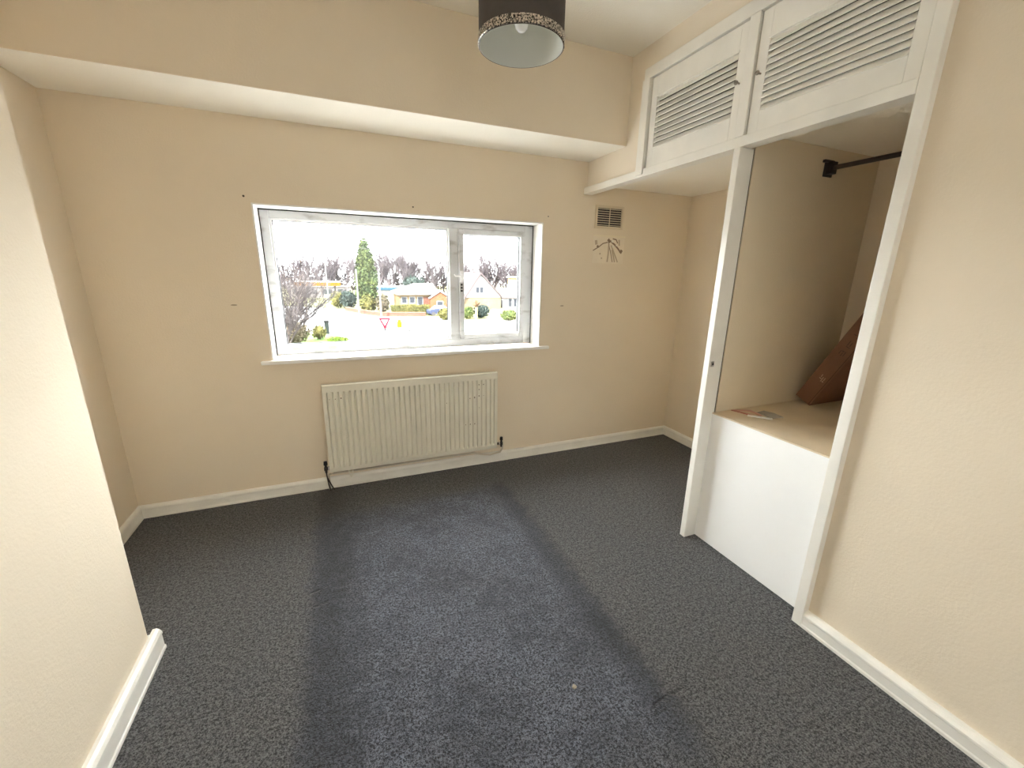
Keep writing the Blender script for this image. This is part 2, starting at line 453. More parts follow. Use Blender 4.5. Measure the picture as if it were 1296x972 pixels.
wpart('side_panel', bx(XF + 0.1005, XR - 0.001, YQ1, YQ0 - 0.008, 0.0, ZA - 0.0005), INTER)
wpart('cupboard_floor', bx(XF + 0.0195, XR - 0.001, YQ1, -0.001, ZA, ZA + 0.018), CEIL)
wpart('front_panel', bx(XP + 0.001, XP + 0.019, YQ0 - 0.001, YP1 + 0.001, 0.004, ZS - 0.0065), PANELW)
wpart('shelf', bx(XP - 0.001, XR - 0.001, YQ0 - 0.0075, YP1 - 0.0005, ZS - 0.006, ZS), SHELFM)
wpart('door_catch', boxes((XW + 0.012, XW + 0.028, YP1 - 0.0035, YP1 - 0.0002, 0.925, 0.95)), STEEL, post)
wpart('door_catch', boxes((XW + 0.017, XW + 0.023, YP1 - 0.006, YP1 - 0.0036, 0.933, 0.943)), BLACK, post)
wpart('cupboard_shade_sheet', bx(XF + 0.030, XF + 0.033, YQ0 - 0.001, -0.56, ZT1 + 0.022, 2.369), GAPSHADE)  # dark sheet close behind the doors, stands for shade inside the cupboard
# louvred doors
def louvre_door(y0, y1, z0, z1, ly0, ly1, lz0, lz1, knob_y, knob_z, nsl, kdir):
    """y0 > y1 (left to right in the room), l* = louvre opening"""
    xf, xb = XW + 0.010, XW + 0.028
    d = wpart('door', boxes((xf, xb, ly0, y0, z0, z1), (xf, xb, y1, ly1, z0, z1),
                            (xf, xb, ly1, ly0, z0, lz0), (xf, xb, ly1, ly0, lz1, z1)), GLOSS, bevel=0.0015)
    wpart('bead', boxes((xf - 0.004, xf - 0.0002, ly1 - 0.004, ly0 + 0.004, lz1 - 0.001, lz1 + 0.008)), GLOSS, d, bevel=0.001)
    wpart('slat_shade_sheet', bx(xb + 0.0065, xb + 0.0095, ly1 - 0.01, ly0 + 0.01, lz0 - 0.01, lz1 + 0.01), mat('cupboard_shade', (0.06, 0.045, 0.035), 0.9), d)  # dark sheet paints the cupboard's shade between the slats
    pitch = (lz1 - lz0) / nsl
    me = None
    for k in range(nsl):
        zc = lz0 + pitch * (k + 0.5)
        if me is None:
            bm = bmesh.new()
            T = Matrix.Rotation(math.radians(33), 4, 'Y')
            prof = [(-0.0024, -0.0150), (0.0024, -0.0150), (0.0026, 0.0135), (-0.0026, 0.0135)]
            prism(bm, prof, lambda u, v, w: T @ Vector((u, w, v)), -(ly0 - ly1) / 2 + 0.0006, (ly0 - ly1) / 2 - 0.0006)
            s = obj('slat', bm, GLOSS, d, bevel=0.0015); me = s
        else:
            s = clone(me, d)
        s.location = Vector(((xf + xb) / 2 - 0.002, (ly0 + ly1) / 2, zc)) - WO
    bm = bmesh.new()
    lathe(bm, [(0.0, -0.002), (0.0035, -0.002), (0.003, 0.012), (0.0075, 0.015), (0.0085, 0.019), (0.006, 0.023), (0, 0.024)], 20)
    bmesh.ops.transform(bm, matrix=Matrix.Translation(Vector((xf, knob_y, knob_z))) @ Matrix.Rotation(math.radians(-90), 4, 'Y'), verts=bm.verts[:])
    wpart('knob', bm, BRASSKNOB, d, smooth=True)
    return d
louvre_door(-0.609, -1.1715, 1.8995, 2.3195, -0.652, -1.134, 1.985, 2.222, -1.156, 2.105, 10, 0)
louvre_door(-1.2275, -1.7885, 1.8995, 2.3195, -1.272, -1.748, 1.972, 2.215, -1.252, 2.105, 11, 0)

# hanging rail
rl = empty('hanging_rail', 'black hanging rail on end brackets inside the open wardrobe bay', 'rail', (2.05, YP1, 1.83))
bm = bmesh.new()
box(bm, -0.030, 0.030, -0.008, -0.001, -0.036, 0.030)
box(bm, -0.045, 0.022, -0.014, -0.0005, 0.022, 0.034)
box(bm, -0.018, 0.022, -0.030, -0.006, -0.026, 0.026)
obj('bracket', bm, BLACK, rl, bevel=0.002)
bm = bmesh.new()
box(bm, -0.028, 0.028, -0.567, -0.573, -0.034, 0.03); box(bm, -0.02, 0.02, -0.568, -0.555, -0.024, 0.024)
obj('bracket', bm, BLACK, rl, bevel=0.002)
bm = bmesh.new(); tube(bm, [(0.002, -0.028, 0), (0.002, -0.558, 0)], 0.0105, 12); obj('rail_tube', bm, DARKMETAL, rl, smooth=False)

# leaning carton
CARD = mat('brown_cardboard', (0.22, 0.118, 0.078), 0.8, var=0.15, vscale=5, bump=0.04, bscale=40, spec=0.2)
TAPE = mat('brown_parcel_tape', (0.20, 0.10, 0.06), 0.35)
INK = mat('dark_print', (0.10, 0.055, 0.04), 0.8)
INKL = mat('pale_print', (0.48, 0.34, 0.25), 0.8)
carton = empty('cardboard_carton', 'long flat brown cardboard carton leaning in the wardrobe bay', 'box', (2.128, -1.3085, ZS + 0.001))
ang = math.radians(26.2)
ca, sa = math.cos(ang), math.sin(ang)
def cm(u, v, w):      # u: thickness, v: length, w: depth along x
    return Vector((w, u * ca - v * sa, u * sa + v * ca))
bm = bmesh.new(); prism(bm, [(0, 0), (0.088, 0), (0.088, 1.00), (0, 1.00)], cm, 0, 0.292)
obj('carton_body', bm, CARD, carton, bevel=0.003)
bm = bmesh.new(); prism(bm, [(0.006, 0.003), (0.009, 0.003), (0.009, 0.997), (0.006, 0.997)], cm, -0.0012, -0.0002)
obj('flap_seam', bm, mat('seam_dark_brown', (0.09, 0.045, 0.03), 0.9), carton)  # dark brown line along the flap seam
def marks(name, m, L):
    bm = bmesh.new()
    for u0, u1, v0, v1 in L:
        prism(bm, [(u0, v0), (u1, v0), (u1, v1), (u0, v1)], cm, -0.0009, -0.0001)
    return obj(name, bm, m, carton)
marks('printed_symbols', INK, [(0.030, 0.034, 0.30, 0.325), (0.038, 0.050, 0.318, 0.323), (0.040, 0.044, 0.295, 0.315), (0.052, 0.056, 0.30, 0.32),
                              (0.030, 0.050, 0.345, 0.349), (0.034, 0.038, 0.355, 0.375), (0.046, 0.050, 0.352, 0.38), (0.03, 0.036, 0.40, 0.42), (0.044, 0.056, 0.41, 0.414)])['kind'] = 'stuff'
marks('pale_print', INKL, [(0.022, 0.030, 0.140, 0.146), (0.024, 0.027, 0.15, 0.166), (0.034, 0.037, 0.138, 0.165), (0.040, 0.050, 0.150, 0.154), (0.045, 0.048, 0.16, 0.175)])['kind'] = 'stuff'

# small things left on the shelf
PINK = mat('faded_pink_plastic', (0.62, 0.36, 0.28), 0.4)
def ribbon(name, pts, w, th, m, parent):
    bm = bmesh.new(); P = [Vector(p) for p in pts]; rows = []
    for i, p in enumerate(P):
        d = (P[min(i + 1, len(P) - 1)] - P[max(i - 1, 0)]); d.z = 0; d.normalize()
        s = Vector((-d.y, d.x, 0)); ww = w[i] if isinstance(w, list) else w
        rows.append([bm.verts.new(p + s * ww / 2), bm.verts.new(p - s * ww / 2), bm.verts.new(p - s * ww / 2 + Vector((0, 0, th))), bm.verts.new(p + s * ww / 2 + Vector((0, 0, th)))])
    for a, b in zip(rows, rows[1:]):
        for k in range(4): bm.faces.new([a[k], a[(k + 1) % 4], b[(k + 1) % 4], b[k]])
    bm.faces.new(rows[0]); bm.faces.new(rows[-1])
    return obj(name, bm, m, parent)
pk = empty('plastic_clip', 'flat pinkish red plastic clip on the wardrobe shelf by the partition', 'clip', (1.66, -1.27, ZS))
ribbon('arm', [(0.005, 0.043, 0.001), (0.04, 0.02, 0.003), (0.075, -0.005, 0.005), (0.07, -0.06, 0.003), (0.06, -0.078, 0.001)], [0.006, 0.012, 0.022, 0.014, 0.010], 0.004, PINK, pk)
ribbon('arm', [(0.005, 0.043, 0.001), (0.02, 0.0, 0.001), (0.03, -0.05, 0.001), (0.055, -0.082, 0.001)], [0.006, 0.009, 0.010, 0.012], 0.004, mat('red_plastic', (0.50, 0.20, 0.15), 0.4), pk)
m, n, l, p = new_mat('clear_packet'); p.inputs['Base Color'].default_value = (0.72, 0.70, 0.64, 1); p.inputs['Roughness'].default_value = 0.25; p.inputs['Alpha'].default_value = 0.55
pc = empty('plastic_packet', 'small clear plastic packet with a white edge on the wardrobe shelf', 'packet', (1.745, -1.345, ZS))
ribbon('sleeve', [(0.03, 0.05, 0.001), (0.035, 0.0, 0.004), (0.03, -0.045, 0.001)], 0.075, 0.003, m, pc)
ribbon('white_edge', [(-0.075, 0.03, 0.001), (-0.045, -0.01, 0.002), (-0.012, -0.05, 0.001)], 0.014, 0.006, mat('white_card', (0.85, 0.83, 0.78), 0.5), pc)

# ------------------------------------------------------------------ radiator
RX0, RX1, RZ0, RZ1, RY = -0.2431, 0.8415, 0.1382, 0.693, -0.09
rad = empty('radiator', 'cream enamelled panel radiator under the window', 'radiator', ((RX0 + RX1) / 2, -0.05, RZ0))
RO = Vector(rad.location)
def rpart(name, bm, m, parent=None, **k):
    bmesh.ops.translate(bm, verts=bm.verts[:], vec=-RO)
    return obj(name, bm, m, parent or rad, **k)
bm = bmesh.new()
NF = 33; fx0, fx1 = RX0 + 0.022, RX1 - 0.022; fw = (fx1 - fx0) / NF
cols = [RX0 + 0.004, fx0 - 0.002]
dep = [0.0, 0.0]
for k in range(NF):
    x = fx0 + k * fw
    cols += [x + fw * 0.10, x + fw * 0.24, x + fw * 0.76, x + fw * 0.90]
    dep += [1, 0, 0, 1]
cols += [fx1 + 0.002, RX1 - 0.004]; dep += [0.0, 0.0]
rows = [RZ0, RZ0 + 0.028, RZ0 + 0.040, RZ1 - 0.058, RZ1 - 0.045, RZ1 - 0.006, RZ1]
rowk = [0, 0, 1, 1, 0, 0, 0]
rowy = [0.006, 0, 0, 0, 0, 0, 0.008]
grid = [[bm.verts.new((x, RY + d * kk * 0.014 + yy, z)) for x, d in zip(cols, dep)] for z, kk, yy in zip(rows, rowk, rowy)]
for a, b in zip(grid, grid[1:]):
    for k in range(len(cols) - 1): bm.faces.new([a[k], a[k + 1], b[k + 1], b[k]])
# back of the pressed panel
bk = [[bm.verts.new((x, RY + 0.026, z)) for x in (cols[0], cols[-1])] for z in (RZ0, RZ1)]
bm.faces.new([bk[0][0], bk[0][1], bk[1][1], bk[1][0]])
rpart('panel', bm, RADM)
rpart('side_cap', bx(RX0, RX0 + 0.004, RY - 0.001, RY + 0.03, RZ0 + 0.004, RZ1 - 0.002), RADM, bevel=0.001)
rpart('side_cap', bx(RX1 - 0.004, RX1, RY - 0.001, RY + 0.03, RZ0 + 0.004, RZ1 - 0.002), RADM, bevel=0.001)
for x in (RX0 + 0.16, RX1 - 0.16):
    rpart('wall_bracket', boxes((x - 0.02, x + 0.02, -0.062, -0.0006, RZ0 + 0.06, RZ1 - 0.06)), RADM)
bm = bmesh.new(); tube(bm, [(RX0 + 0.105, -0.055, 0.134), (RX0 + 0.11, -0.06, 0.095), (RX0 + 0.118, -0.075, 0.085), (RX0 + 0.128, -0.07, 0.105), (RX0 + 0.13, -0.06, 0.134)], 0.004, 6)
rpart('bracket_hook', bm, RADM)
# pipe run along the top of the skirting
bm = bmesh.new(); tube(bm, [(RX0 - 0.012, -0.035, 0.005), (RX0 - 0.012, -0.035, 0.098), (RX0 - 0.004, -0.035, 0.106), (RX0 + 0.02, -0.035, 0.108), (0.68, -0.035, 0.104), (0.74, -0.045, 0.088), (0.80, -0.055, 0.080), (0.875, -0.06, 0.092), (0.893, -0.062, 0.118), (0.893, -0.064, 0.15)], 0.0065, 8)
rpart('pipe', bm, mat('painted_pipe', (0.66, 0.60, 0.50), 0.4), smooth=True)
for cx, name in ((RX0 - 0.022, 'left'), (RX1 + 0.040, 'right')):
    bm = bmesh.new()
    tube(bm, [(cx, -0.066, 0.135), (cx, -0.066, 0.150), (cx, -0.066, 0.151), (cx, -0.066, 0.170)], [0.007, 0.007, 0.011, 0.011], 12)
    s = 1 if name == 'left' else -1
    tube(bm, [(cx, -0.066, 0.162), (cx + s * 0.030, -0.066, 0.162)], 0.009, 10)
    v = rpart('valve', bm, DARKMETAL)
    bm = bmesh.new(); tube(bm, [(cx, -0.066, 0.171), (cx, -0.066, 0.186), (cx, -0.066, 0.187), (cx, -0.066, 0.208)], [0.007, 0.007, 0.0115, 0.010], 12)
    rpart('valve_cap', bm, BLACK, v)
    bm = bmesh.new(); tube(bm, [(cx + s * 0.012, -0.066, 0.162), (cx + s * 0.022, -0.066, 0.162)], 0.0125, 6)
    rpart('union_nut', bm, STEEL, v)
bm = bmesh.new(); tube(bm, [(RX0 - 0.022, -0.066, 0.137), (RX0 - 0.020, -0.064, 0.10), (RX0 - 0.004, -0.058, 0.05), (RX0 + 0.012, -0.05, 0.004)], 0.0038, 8)
tube(bm, [(RX0 - 0.020, -0.064, 0.10), (RX0 - 0.016, -0.062, 0.05), (RX0 - 0.008, -0.06, 0.004)], 0.0038, 8)
rpart('tail_pipe', bm, DARKMETAL)
rng = random.Random(5)
bm = bmesh.new()
for fx, fz in ((0.865, 0.80), (0.89, 0.86), (0.91, 0.86), (0.905, 0.72), (0.88, 0.72), (0.855, 0.71), (0.845, 0.70), (0.83, 0.70), (0.87, 0.57), (0.79, 0.37), (0.81, 0.37), (0.84, 0.37), (0.86, 0.37), (0.03, 0.84), (0.06, 0.84), (0.09, 0.845), (0.66, 0.67)):
    x = RX0 + fx * (RX1 - RX0); x = fx0 + (math.floor((x - fx0) / fw) + 0.5) * fw
    z = RZ0 + fz * (RZ1 - RZ0); a, b = rng.uniform(0.002, 0.004), rng.uniform(0.003, 0.007)
    disc(bm, (x, RY - 0.0002, z), a, depth=0.0008)
rpart('paint_chips', bm, RUST)['kind'] = 'stuff'

# ------------------------------------------------------------------ air vent and paper print
vent = empty('air_vent', 'small beige louvred air vent on the wall under the cupboard', 'vent', (1.70, 0, 1.724))
VB = mat('beige_vent_plastic', (0.72, 0.62, 0.47), 0.5)
bm = ring(-0.118, 0.118, -0.077, 0.076, 0.0175, -0.012, -0.0005)
obj('vent_frame', bm, VB, vent, bevel=0.002)
obj('vent_back', bx(-0.1, 0.1, -0.002, -0.0006, -0.06, 0.06), mat('vent_shadow', (0.05, 0.04, 0.045), 0.9), vent)
sl0 = None
for k in range(8):
    z = -0.052 + k * 0.0149
    if sl0 is None:
        bm = bx(-0.1, 0.1, -0.009, -0.0022, -0.0018, 0.0018); sl0 = obj('vent_slat', bm, VB, vent)
    else: sl0 = clone(sl0, vent)
    sl0.location = (0, 0, z)
obj('vent_divider', bx(-0.003, 0.003, -0.0095, -0.0091, -0.0595, 0.0585), VB, vent)

pr = empty('paper_print', 'unframed beige paper print of brown branches below the air vent', 'print', (1.715, 0, 1.51))
obj('sheet', bx(-0.132, 0.132, -0.0012, -0.0004, -0.096, 0.094), mat('beige_paper', (0.84, 0.75, 0.61), 0.7, var=0.06, vscale=12), pr)
obj('top_edge', bx(-0.132, 0.138, -0.0035, -0.0013, 0.086, 0.096), mat('cream_paper_edge', (0.85, 0.76, 0.58), 0.6), pr)
BR = mat('brown_ink', (0.27, 0.19, 0.13), 0.8); BRL = mat('pale_brown_ink', (0.52, 0.42, 0.31), 0.8); WH = mat('white_ink', (0.82, 0.78, 0.68), 0.7)
def strokes(name, L, m, y=-0.0016):
    bm = bmesh.new()
    for pts, w in L:
        for (a, b) in zip(pts, pts[1:]):
            a, b = Vector((a[0], 0, a[1])), Vector((b[0], 0, b[1])); d = (b - a).normalized(); s = Vector((-d.z, 0, d.x)) * w / 2
            v = [bm.verts.new(q + Vector((0, yy, 0))) for yy in (y, -0.00125) for q in (a + s, b + s, b - s, a - s)]
            for f in ((0, 1, 2, 3), (7, 6, 5, 4), (0, 4, 5, 1), (1, 5, 6, 2), (2, 6, 7, 3), (3, 7, 4, 0)): bm.faces.new([v[i] for i in f])
    return obj(name, bm, m, pr)
strokes('branch_drawing', [([(-0.01, 0.05), (-0.05, 0.04), (-0.085, 0.015), (-0.13, -0.01)], 0.007), ([(-0.10, 0.015), (-0.085, 0.02)], 0.018),
        ([(0, 0.07), (-0.005, 0.045), (0.02, -0.02), (0.04, -0.085)], 0.006), ([(0.01, 0.06), (0.05, 0.035), (0.08, 0.01), (0.10, -0.01)], 0.012),
        ([(0.10, -0.005), (0.118, -0.016)], 0.026), ([(-0.01, 0.07), (0.01, 0.05)], 0.02), ([(0.03, 0.075), (0.06, 0.07), (0.075, 0.045)], 0.008)], BR)
strokes('twig_drawing', [([(0, 0.04), (0.0, -0.03), (-0.005, -0.085)], 0.012), ([(0.02, 0.03), (0.06, -0.04), (0.085, -0.085)], 0.010), ([(0.03, 0.0), (0.06, -0.085)], 0.012),
        ([(-0.11, 0.06), (-0.105, 0.03)], 0.02), ([(0.085, 0.07), (0.09, 0.03)], 0.012), ([(-0.075, -0.03), (-0.065, -0.03)], 0.012), ([(-0.06, -0.06), (-0.05, -0.06)], 0.01)], BRL)['kind'] = 'stuff'
strokes('blossom_drawing', [([(0.02, 0.06), (0.04, 0.055)], 0.016), ([(0.045, 0.025), (0.03, 0.02)], 0.014), ([(0.06, 0.03), (0.075, 0.03)], 0.008)], WH, y=-0.0019)

# ------------------------------------------------------------------ ceiling pendant
LX, LY = 0.522, -1.140
lamp = empty('pendant_lamp', 'dark grey drum pendant lamp with a silver glitter rim', 'lamp', (LX, LY, 2.5))
SHADE = mat('charcoal_velvet', (0.085, 0.072, 0.064), 0.9, var=0.1, vscale=30)
LINING = mat('pale_grey_lining', (0.66, 0.68, 0.64), 0.55)
def glitter():
    m, n, l, p = new_mat('silver_glitter')
    p.inputs['Metallic'].default_value = 0.7; p.inputs['Roughness'].default_value = 0.3
    tc = n.new('ShaderNodeTexCoord'); v = n.new('ShaderNodeTexVoronoi'); v.inputs['Scale'].default_value = 320
    l.new(tc.outputs['Object'], v.inputs['Vector'])
    r = n.new('ShaderNodeValToRGB'); s = n.new('ShaderNodeSeparateColor'); l.new(v.outputs['Color'], s.inputs[0])
    r.color_ramp.elements[0].color = (0.03, 0.025, 0.02, 1); r.color_ramp.elements[0].position = 0.25
    r.color_ramp.elements[1].color = (0.80, 0.72, 0.62, 1); r.color_ramp.elements[1].position = 0.85
    l.new(s.outputs[0], r.inputs['Fac']); l.new(r.outputs['Color'], p.inputs['Base Color'])
    b = n.new('ShaderNodeBump'); b.inputs['Strength'].default_value = 0.8; b.inputs['Distance'].default_value = 0.004
    l.new(s.outputs[1], b.inputs['Height']); l.new(b.outputs['Normal'], p.inputs['Normal'])
    return m
LR, LZ0, LZ1 = 0.140, 2.056 - 2.5, 2.262 - 2.5
bm = bmesh.new(); lathe(bm, [(LR, LZ0), (LR, LZ1), (LR - 0.0015, LZ1), (LR - 0.0015, LZ0)], 96, close=True); obj('lamp_shade', bm, SHADE, lamp, smooth=False)
bm = bmesh.new(); lathe(bm, [(LR - 0.0018, LZ0 + 0.0005), (LR - 0.0018, LZ1 - 0.0005), (LR - 0.003, LZ1 - 0.0005), (LR - 0.003, LZ0 + 0.0005)], 96, close=True); obj('shade_lining', bm, LINING, lamp, smooth=True)
bm = bmesh.new(); lathe(bm, [(LR + 0.0002, LZ0 + 0.002), (LR + 0.003, LZ0 + 0.003), (LR + 0.003, LZ0 + 0.026), (LR + 0.0002, LZ0 + 0.027)], 128, close=True); obj('glitter_band', bm, glitter(), lamp)
bm = bmesh.new(); lathe(bm, [(0.0, -0.0005), (0.045, -0.0005), (0.042, -0.018), (0.012, -0.028), (0.0, -0.028)], 32); obj('ceiling_rose', bm, mat('white_plastic', (0.82, 0.81, 0.78), 0.4), lamp, smooth=False)
bm = bmesh.new(); tube(bm, [(0, 0, -0.026), (0, 0, -0.255)], 0.0035, 10); obj('cord', bm, mat('white_cord', (0.78, 0.77, 0.74), 0.5), lamp)
bm = bmesh.new(); lathe(bm, [(0, -0.253), (0.018, -0.255), (0.020, -0.305), (0.015, -0.330), (0, -0.330)], 24); obj('lamp_holder', bm, mat('white_bakelite', (0.80, 0.79, 0.76), 0.35), lamp)
bm = bmesh.new(); lathe(bm, [(0, -0.3305), (0.014, -0.331), (0.016, -0.342), (0.023, -0.362), (0.0235, -0.376), (0.019, -0.391), (0.010, -0.399), (0, -0.401)], 32); obj('bulb', bm, mat('opal_bulb_glass', (0.92, 0.92, 0.90), 0.15), lamp, smooth=True)
bm = bmesh.new()
for k in range(3):
    a = k * 2 * PI / 3 + 0.4
    tube(bm, [(0.019 * math.cos(a), 0.019 * math.sin(a), -0.285), ((LR - 0.004) * math.cos(a), (LR - 0.004) * math.sin(a), LZ1 - 0.002)], 0.002, 6)
obj('shade_spider', bm, STEEL, lamp)

# crumb on the carpet
bm = bmesh.new(); bmesh.ops.create_icosphere(bm, subdivisions=2, radius=0.0075)
for v in bm.verts: v.co *= 1 + 0.35 * math.sin(v.co.x * 700 + v.co.y * 430) * 0.8; v.co.z = max(-0.003, v.co.z * 0.5)
tag(obj('paper_scrap', bm, mat('beige_scrap', (0.36, 0.31, 0.24), 0.8), loc=(0.517, -1.717, 0.004)), 'tiny beige scrap of paper lying on the carpet', 'scrap')

# ------------------------------------------------------------------ outside: ground
GZ = -2.7
MATT = 0.03
ASPH = mat('asphalt', (0.20, 0.20, 0.205), 0.9, var=0.12, vscale=0.4)
GRASS = mat('verge_grass', (0.06, 0.10, 0.03), 0.95, var=0.35, vscale=2)
PAVE = mat('paving', (0.14, 0.135, 0.13), 0.9, var=0.1, vscale=1)
GARD = mat('garden_soil_grass', (0.09, 0.09, 0.05), 0.95, var=0.3, vscale=0.6)
structure(obj('ground', bx(-120, 140, 0.31, 240, GZ - 0.3, GZ), ASPH), 'asphalt road outside')
def slab(name, poly, z0, z1, m, label):
    bm = bmesh.new(); prism(bm, poly, lambda u, v, w: Vector((u, v, w)), z0, z1); return structure(obj(name, bm, m), label)
slab('ground_garden', [(-30, 66), (-1.2, 47), (0.2, 42.5), (1.8, 38.6), (3.2, 36.0), (7.0, 35.2), (8.2, 33.5), (9.3, 31.8), (30, 29.5), (120, 120), (-60, 120)], GZ, GZ + 0.06, GARD, 'gardens beyond the road')
slab('ground_verge', [(-9, 12), (-1.4, 18), (-0.2, 22.0), (0.15, 24.0), (-0.6, 25.6), (-2.2, 27.0), (-9, 31)], GZ, GZ + 0.06, GRASS, 'grass verge by the near kerb')
slab('ground_pavement', [(-0.9, 46), (0.5, 41.6), (2.1, 37.6), (3.4, 35.0), (7.0, 34.3), (8.2, 32.8), (8.2, 33.5), (7.0, 35.15), (3.2, 35.95), (1.8, 38.55), (0.2, 42.45), (-1.2, 46.9)], GZ, GZ + 0.05, PAVE, 'pavement along the far kerb')
slab('ground_drive', [(9.0, 28.5), (24, 25), (24, 29.3), (9.35, 31.6)], GZ, GZ + 0.04, mat('pale_drive', (0.26, 0.25, 0.24), 0.9, var=0.05, vscale=1), 'pale drive in front of the white house')

# foliage helper: many small leaf quads over an ellipsoid
def foliage(bm, c, r, count, size, seed, taper=0.0):
    rg = random.Random(seed)
    for _ in range(count):
        while True:
            p = Vector((rg.uniform(-1, 1), rg.uniform(-1, 1), rg.uniform(-1, 1)))
            if 0.35 < p.length < 1: break
        p = p.normalized() * (0.62 + 0.38 * rg.random())
        k = 1 - taper * max(0, (p.z + 1) / 2)
        q = Vector((c[0] + p.x * r[0] * k, c[1] + p.y * r[1] * k, c[2] + p.z * r[2]))
        a = Vector((rg.gauss(0, 1), rg.gauss(0, 1), rg.gauss(0, 1))).normalized()
        b = a.cross(Vector((rg.gauss(0, 1), rg.gauss(0, 1), rg.gauss(0, 1)))).normalized()
        s = size * rg.uniform(0.6, 1.3)
        v = [bm.verts.new(q + a * s), bm.verts.new(q + b * s * 0.6), bm.verts.new(q - a * s), bm.verts.new(q - b * s * 0.6)]
        bm.faces.new(v)
def core(bm, c, r, seed, taper=0.0):
    n0 = len(bm.verts)
    rg = random.Random(seed)
    res = bmesh.ops.create_icosphere(bm, subdivisions=3, radius=1)
    for v in res['verts']:
        k = (1 - taper * (v.co.z + 1) / 2) * 0.8 * (1 + rg.uniform(-0.06, 0.06))
        v.co = Vector((c[0] + v.co.x * r[0] * k, c[1] + v.co.y * r[1] * k, c[2] + v.co.z * r[2] * 0.88))
LEAFC = mat('conifer_green', (0.0124, 0.0211, 0.0124), 0.8, col2=(0.0384, 0.0465, 0.0161), vscale=1.2)
LEAFD = mat('dark_blue_green_leaf', (0.0174, 0.0236, 0.0211), 0.8, var=0.3, vscale=2)
LEAFY = mat('yellow_green_leaf', (0.0589, 0.0527, 0.0186), 0.8, col2=(0.0279, 0.0322, 0.0124), vscale=1.5)
LEAFG = mat('mid_green_leaf', (0.0217, 0.0341, 0.0124), 0.8, col2=(0.0496, 0.0527, 0.0186), vscale=1.5)
LEAFB = mat('brown_winter_leaf', (0.0589, 0.0465, 0.0341), 0.85, col2=(0.0310, 0.0310, 0.0186), vscale=1.5)
BARK = mat('grey_brown_bark', (0.038, 0.033, 0.033), 0.9, var=0.3, vscale=3)
BARKF = mat('pale_mauve_twigs', (0.050, 0.043, 0.047), 0.9, var=0.3, vscale=1)

def shrub(name, label, x, y, r, count, size, m, seed, cat='bush', group=None, h=None):
    e = empty(name, label, cat, (x, y, GZ + 0.06), 0, group)
    hz = h if h else r
    bm = bmesh.new(); core(bm, (0, 0, hz), (r * 0.9, r * 0.8, hz), seed); foliage(bm, (0, 0, hz), (r, r * 0.9, hz), count, size, seed)
    obj('foliage', bm, m, e)
    bm = bmesh.new(); tube(bm, [(0, 0, -0.02), (0, 0, hz)], [0.06, 0.03], 6); obj('stem', bm, BARK, e)
    return e

# conifer
e = empty('conifer', 'tall narrow dark green conifer between two poles across the road', 'tree', (2.55, 42.0, GZ + 0.06))
bm = bmesh.new(); core(bm, (0, 0, 3.6), (1.25, 1.2, 3.5), 3, 0.55); foliage(bm, (0, 0, 3.55), (1.45, 1.35, 3.5), 3200, 0.17, 4, 0.55); obj('foliage', bm, LEAFC, e)
bm = bmesh.new(); tube(bm, [(0, 0, -0.02), (0, 0, 3.0)], [0.16, 0.08], 8); obj('trunk', bm, BARK, e)

# bare trees
def bare_tree_mesh(seed, height, levels, spread, r0, kids=5, thin=0.62, lift=0.10, stems=1, lean=0.0, jit=0.10):
    rg = random.Random(seed); bm = bmesh.new()
    def grow(p, d, ln, r, lv):
        pts = [p]; q = p.copy(); dd = d.copy()
        for i in range(3):
            dd = (dd + Vector((rg.gauss(0, jit), rg.gauss(0, jit), lift))).normalized()
            q = q + dd * ln / 3; pts.append(q.copy())
        tube(bm, pts, [r, r * 0.85, r * 0.7, r * 0.5], 4 if lv > 1 else 3, caps=False)
        if lv == 0: return
        for k in range(kids):
            t = (k + rg.random()) / kids * 0.8 + 0.2
            i = min(2, int(t * 3)); base = pts[i].lerp(pts[i + 1], t * 3 - i)
            a = rg.uniform(0, 2 * PI)
            nd = (dd + Vector((math.cos(a), math.sin(a), 0)) * spread * rg.uniform(0.5, 1.2)).normalized()
            grow(base, nd, ln * rg.uniform(0.5, 0.75), r * thin, lv - 1)
    for k in range(stems):
        a = 2 * PI * k / stems
        grow(Vector((0.1 * math.cos(a), 0.1 * math.sin(a), -0.05)), Vector((lean * math.cos(a), lean * math.sin(a), 1)).normalized(), height * 0.5, r0, levels)
    return bm
bt = empty('bare_tree', 'large bare twiggy tree at the left of the window view', 'tree', (-2.75, 19.6, GZ + 0.06))
obj('branches', bare_tree_mesh(11, 4.6, 4, 0.95, 0.045, kids=5, thin=0.66, stems=5, lean=0.42, jit=0.16), BARK, bt)
protos = []
for s in (21, 22, 23):
    bm = bare_tree_mesh(s, 7.2, 3, 0.55, 0.15, kids=7, thin=0.58, stems=2, lean=0.25)
    protos.append(bm)
FAR = [(-7.5, 76, 1.0, 0), (-4.8, 82, 1.02, 1), (-2.0, 78, 0.95, 2), (0.8, 80, 1.05, 0), (3.2, 74, 0.98, 1), (5.9, 73, 1.12, 2), (8.2, 72, 1.08, 0), (10.6, 70, 1.05, 1),
       (12.9, 71, 0.95, 2), (15.0, 69, 0.92, 0), (17.2, 70, 0.85, 1), (19.4, 68, 0.8, 2), (-0.6, 88, 1.1, 1), (7.0, 84, 1.2, 0), (12.0, 82, 1.1, 2), (22.5, 66, 0.85, 0), (26.0, 64, 0.9, 1), (29.0, 66, 0.9, 2), (19.2, 57, 0.95, 1), (21.6, 58, 1.0, 0), (24.0, 57, 0.9, 2)]
pm = {}
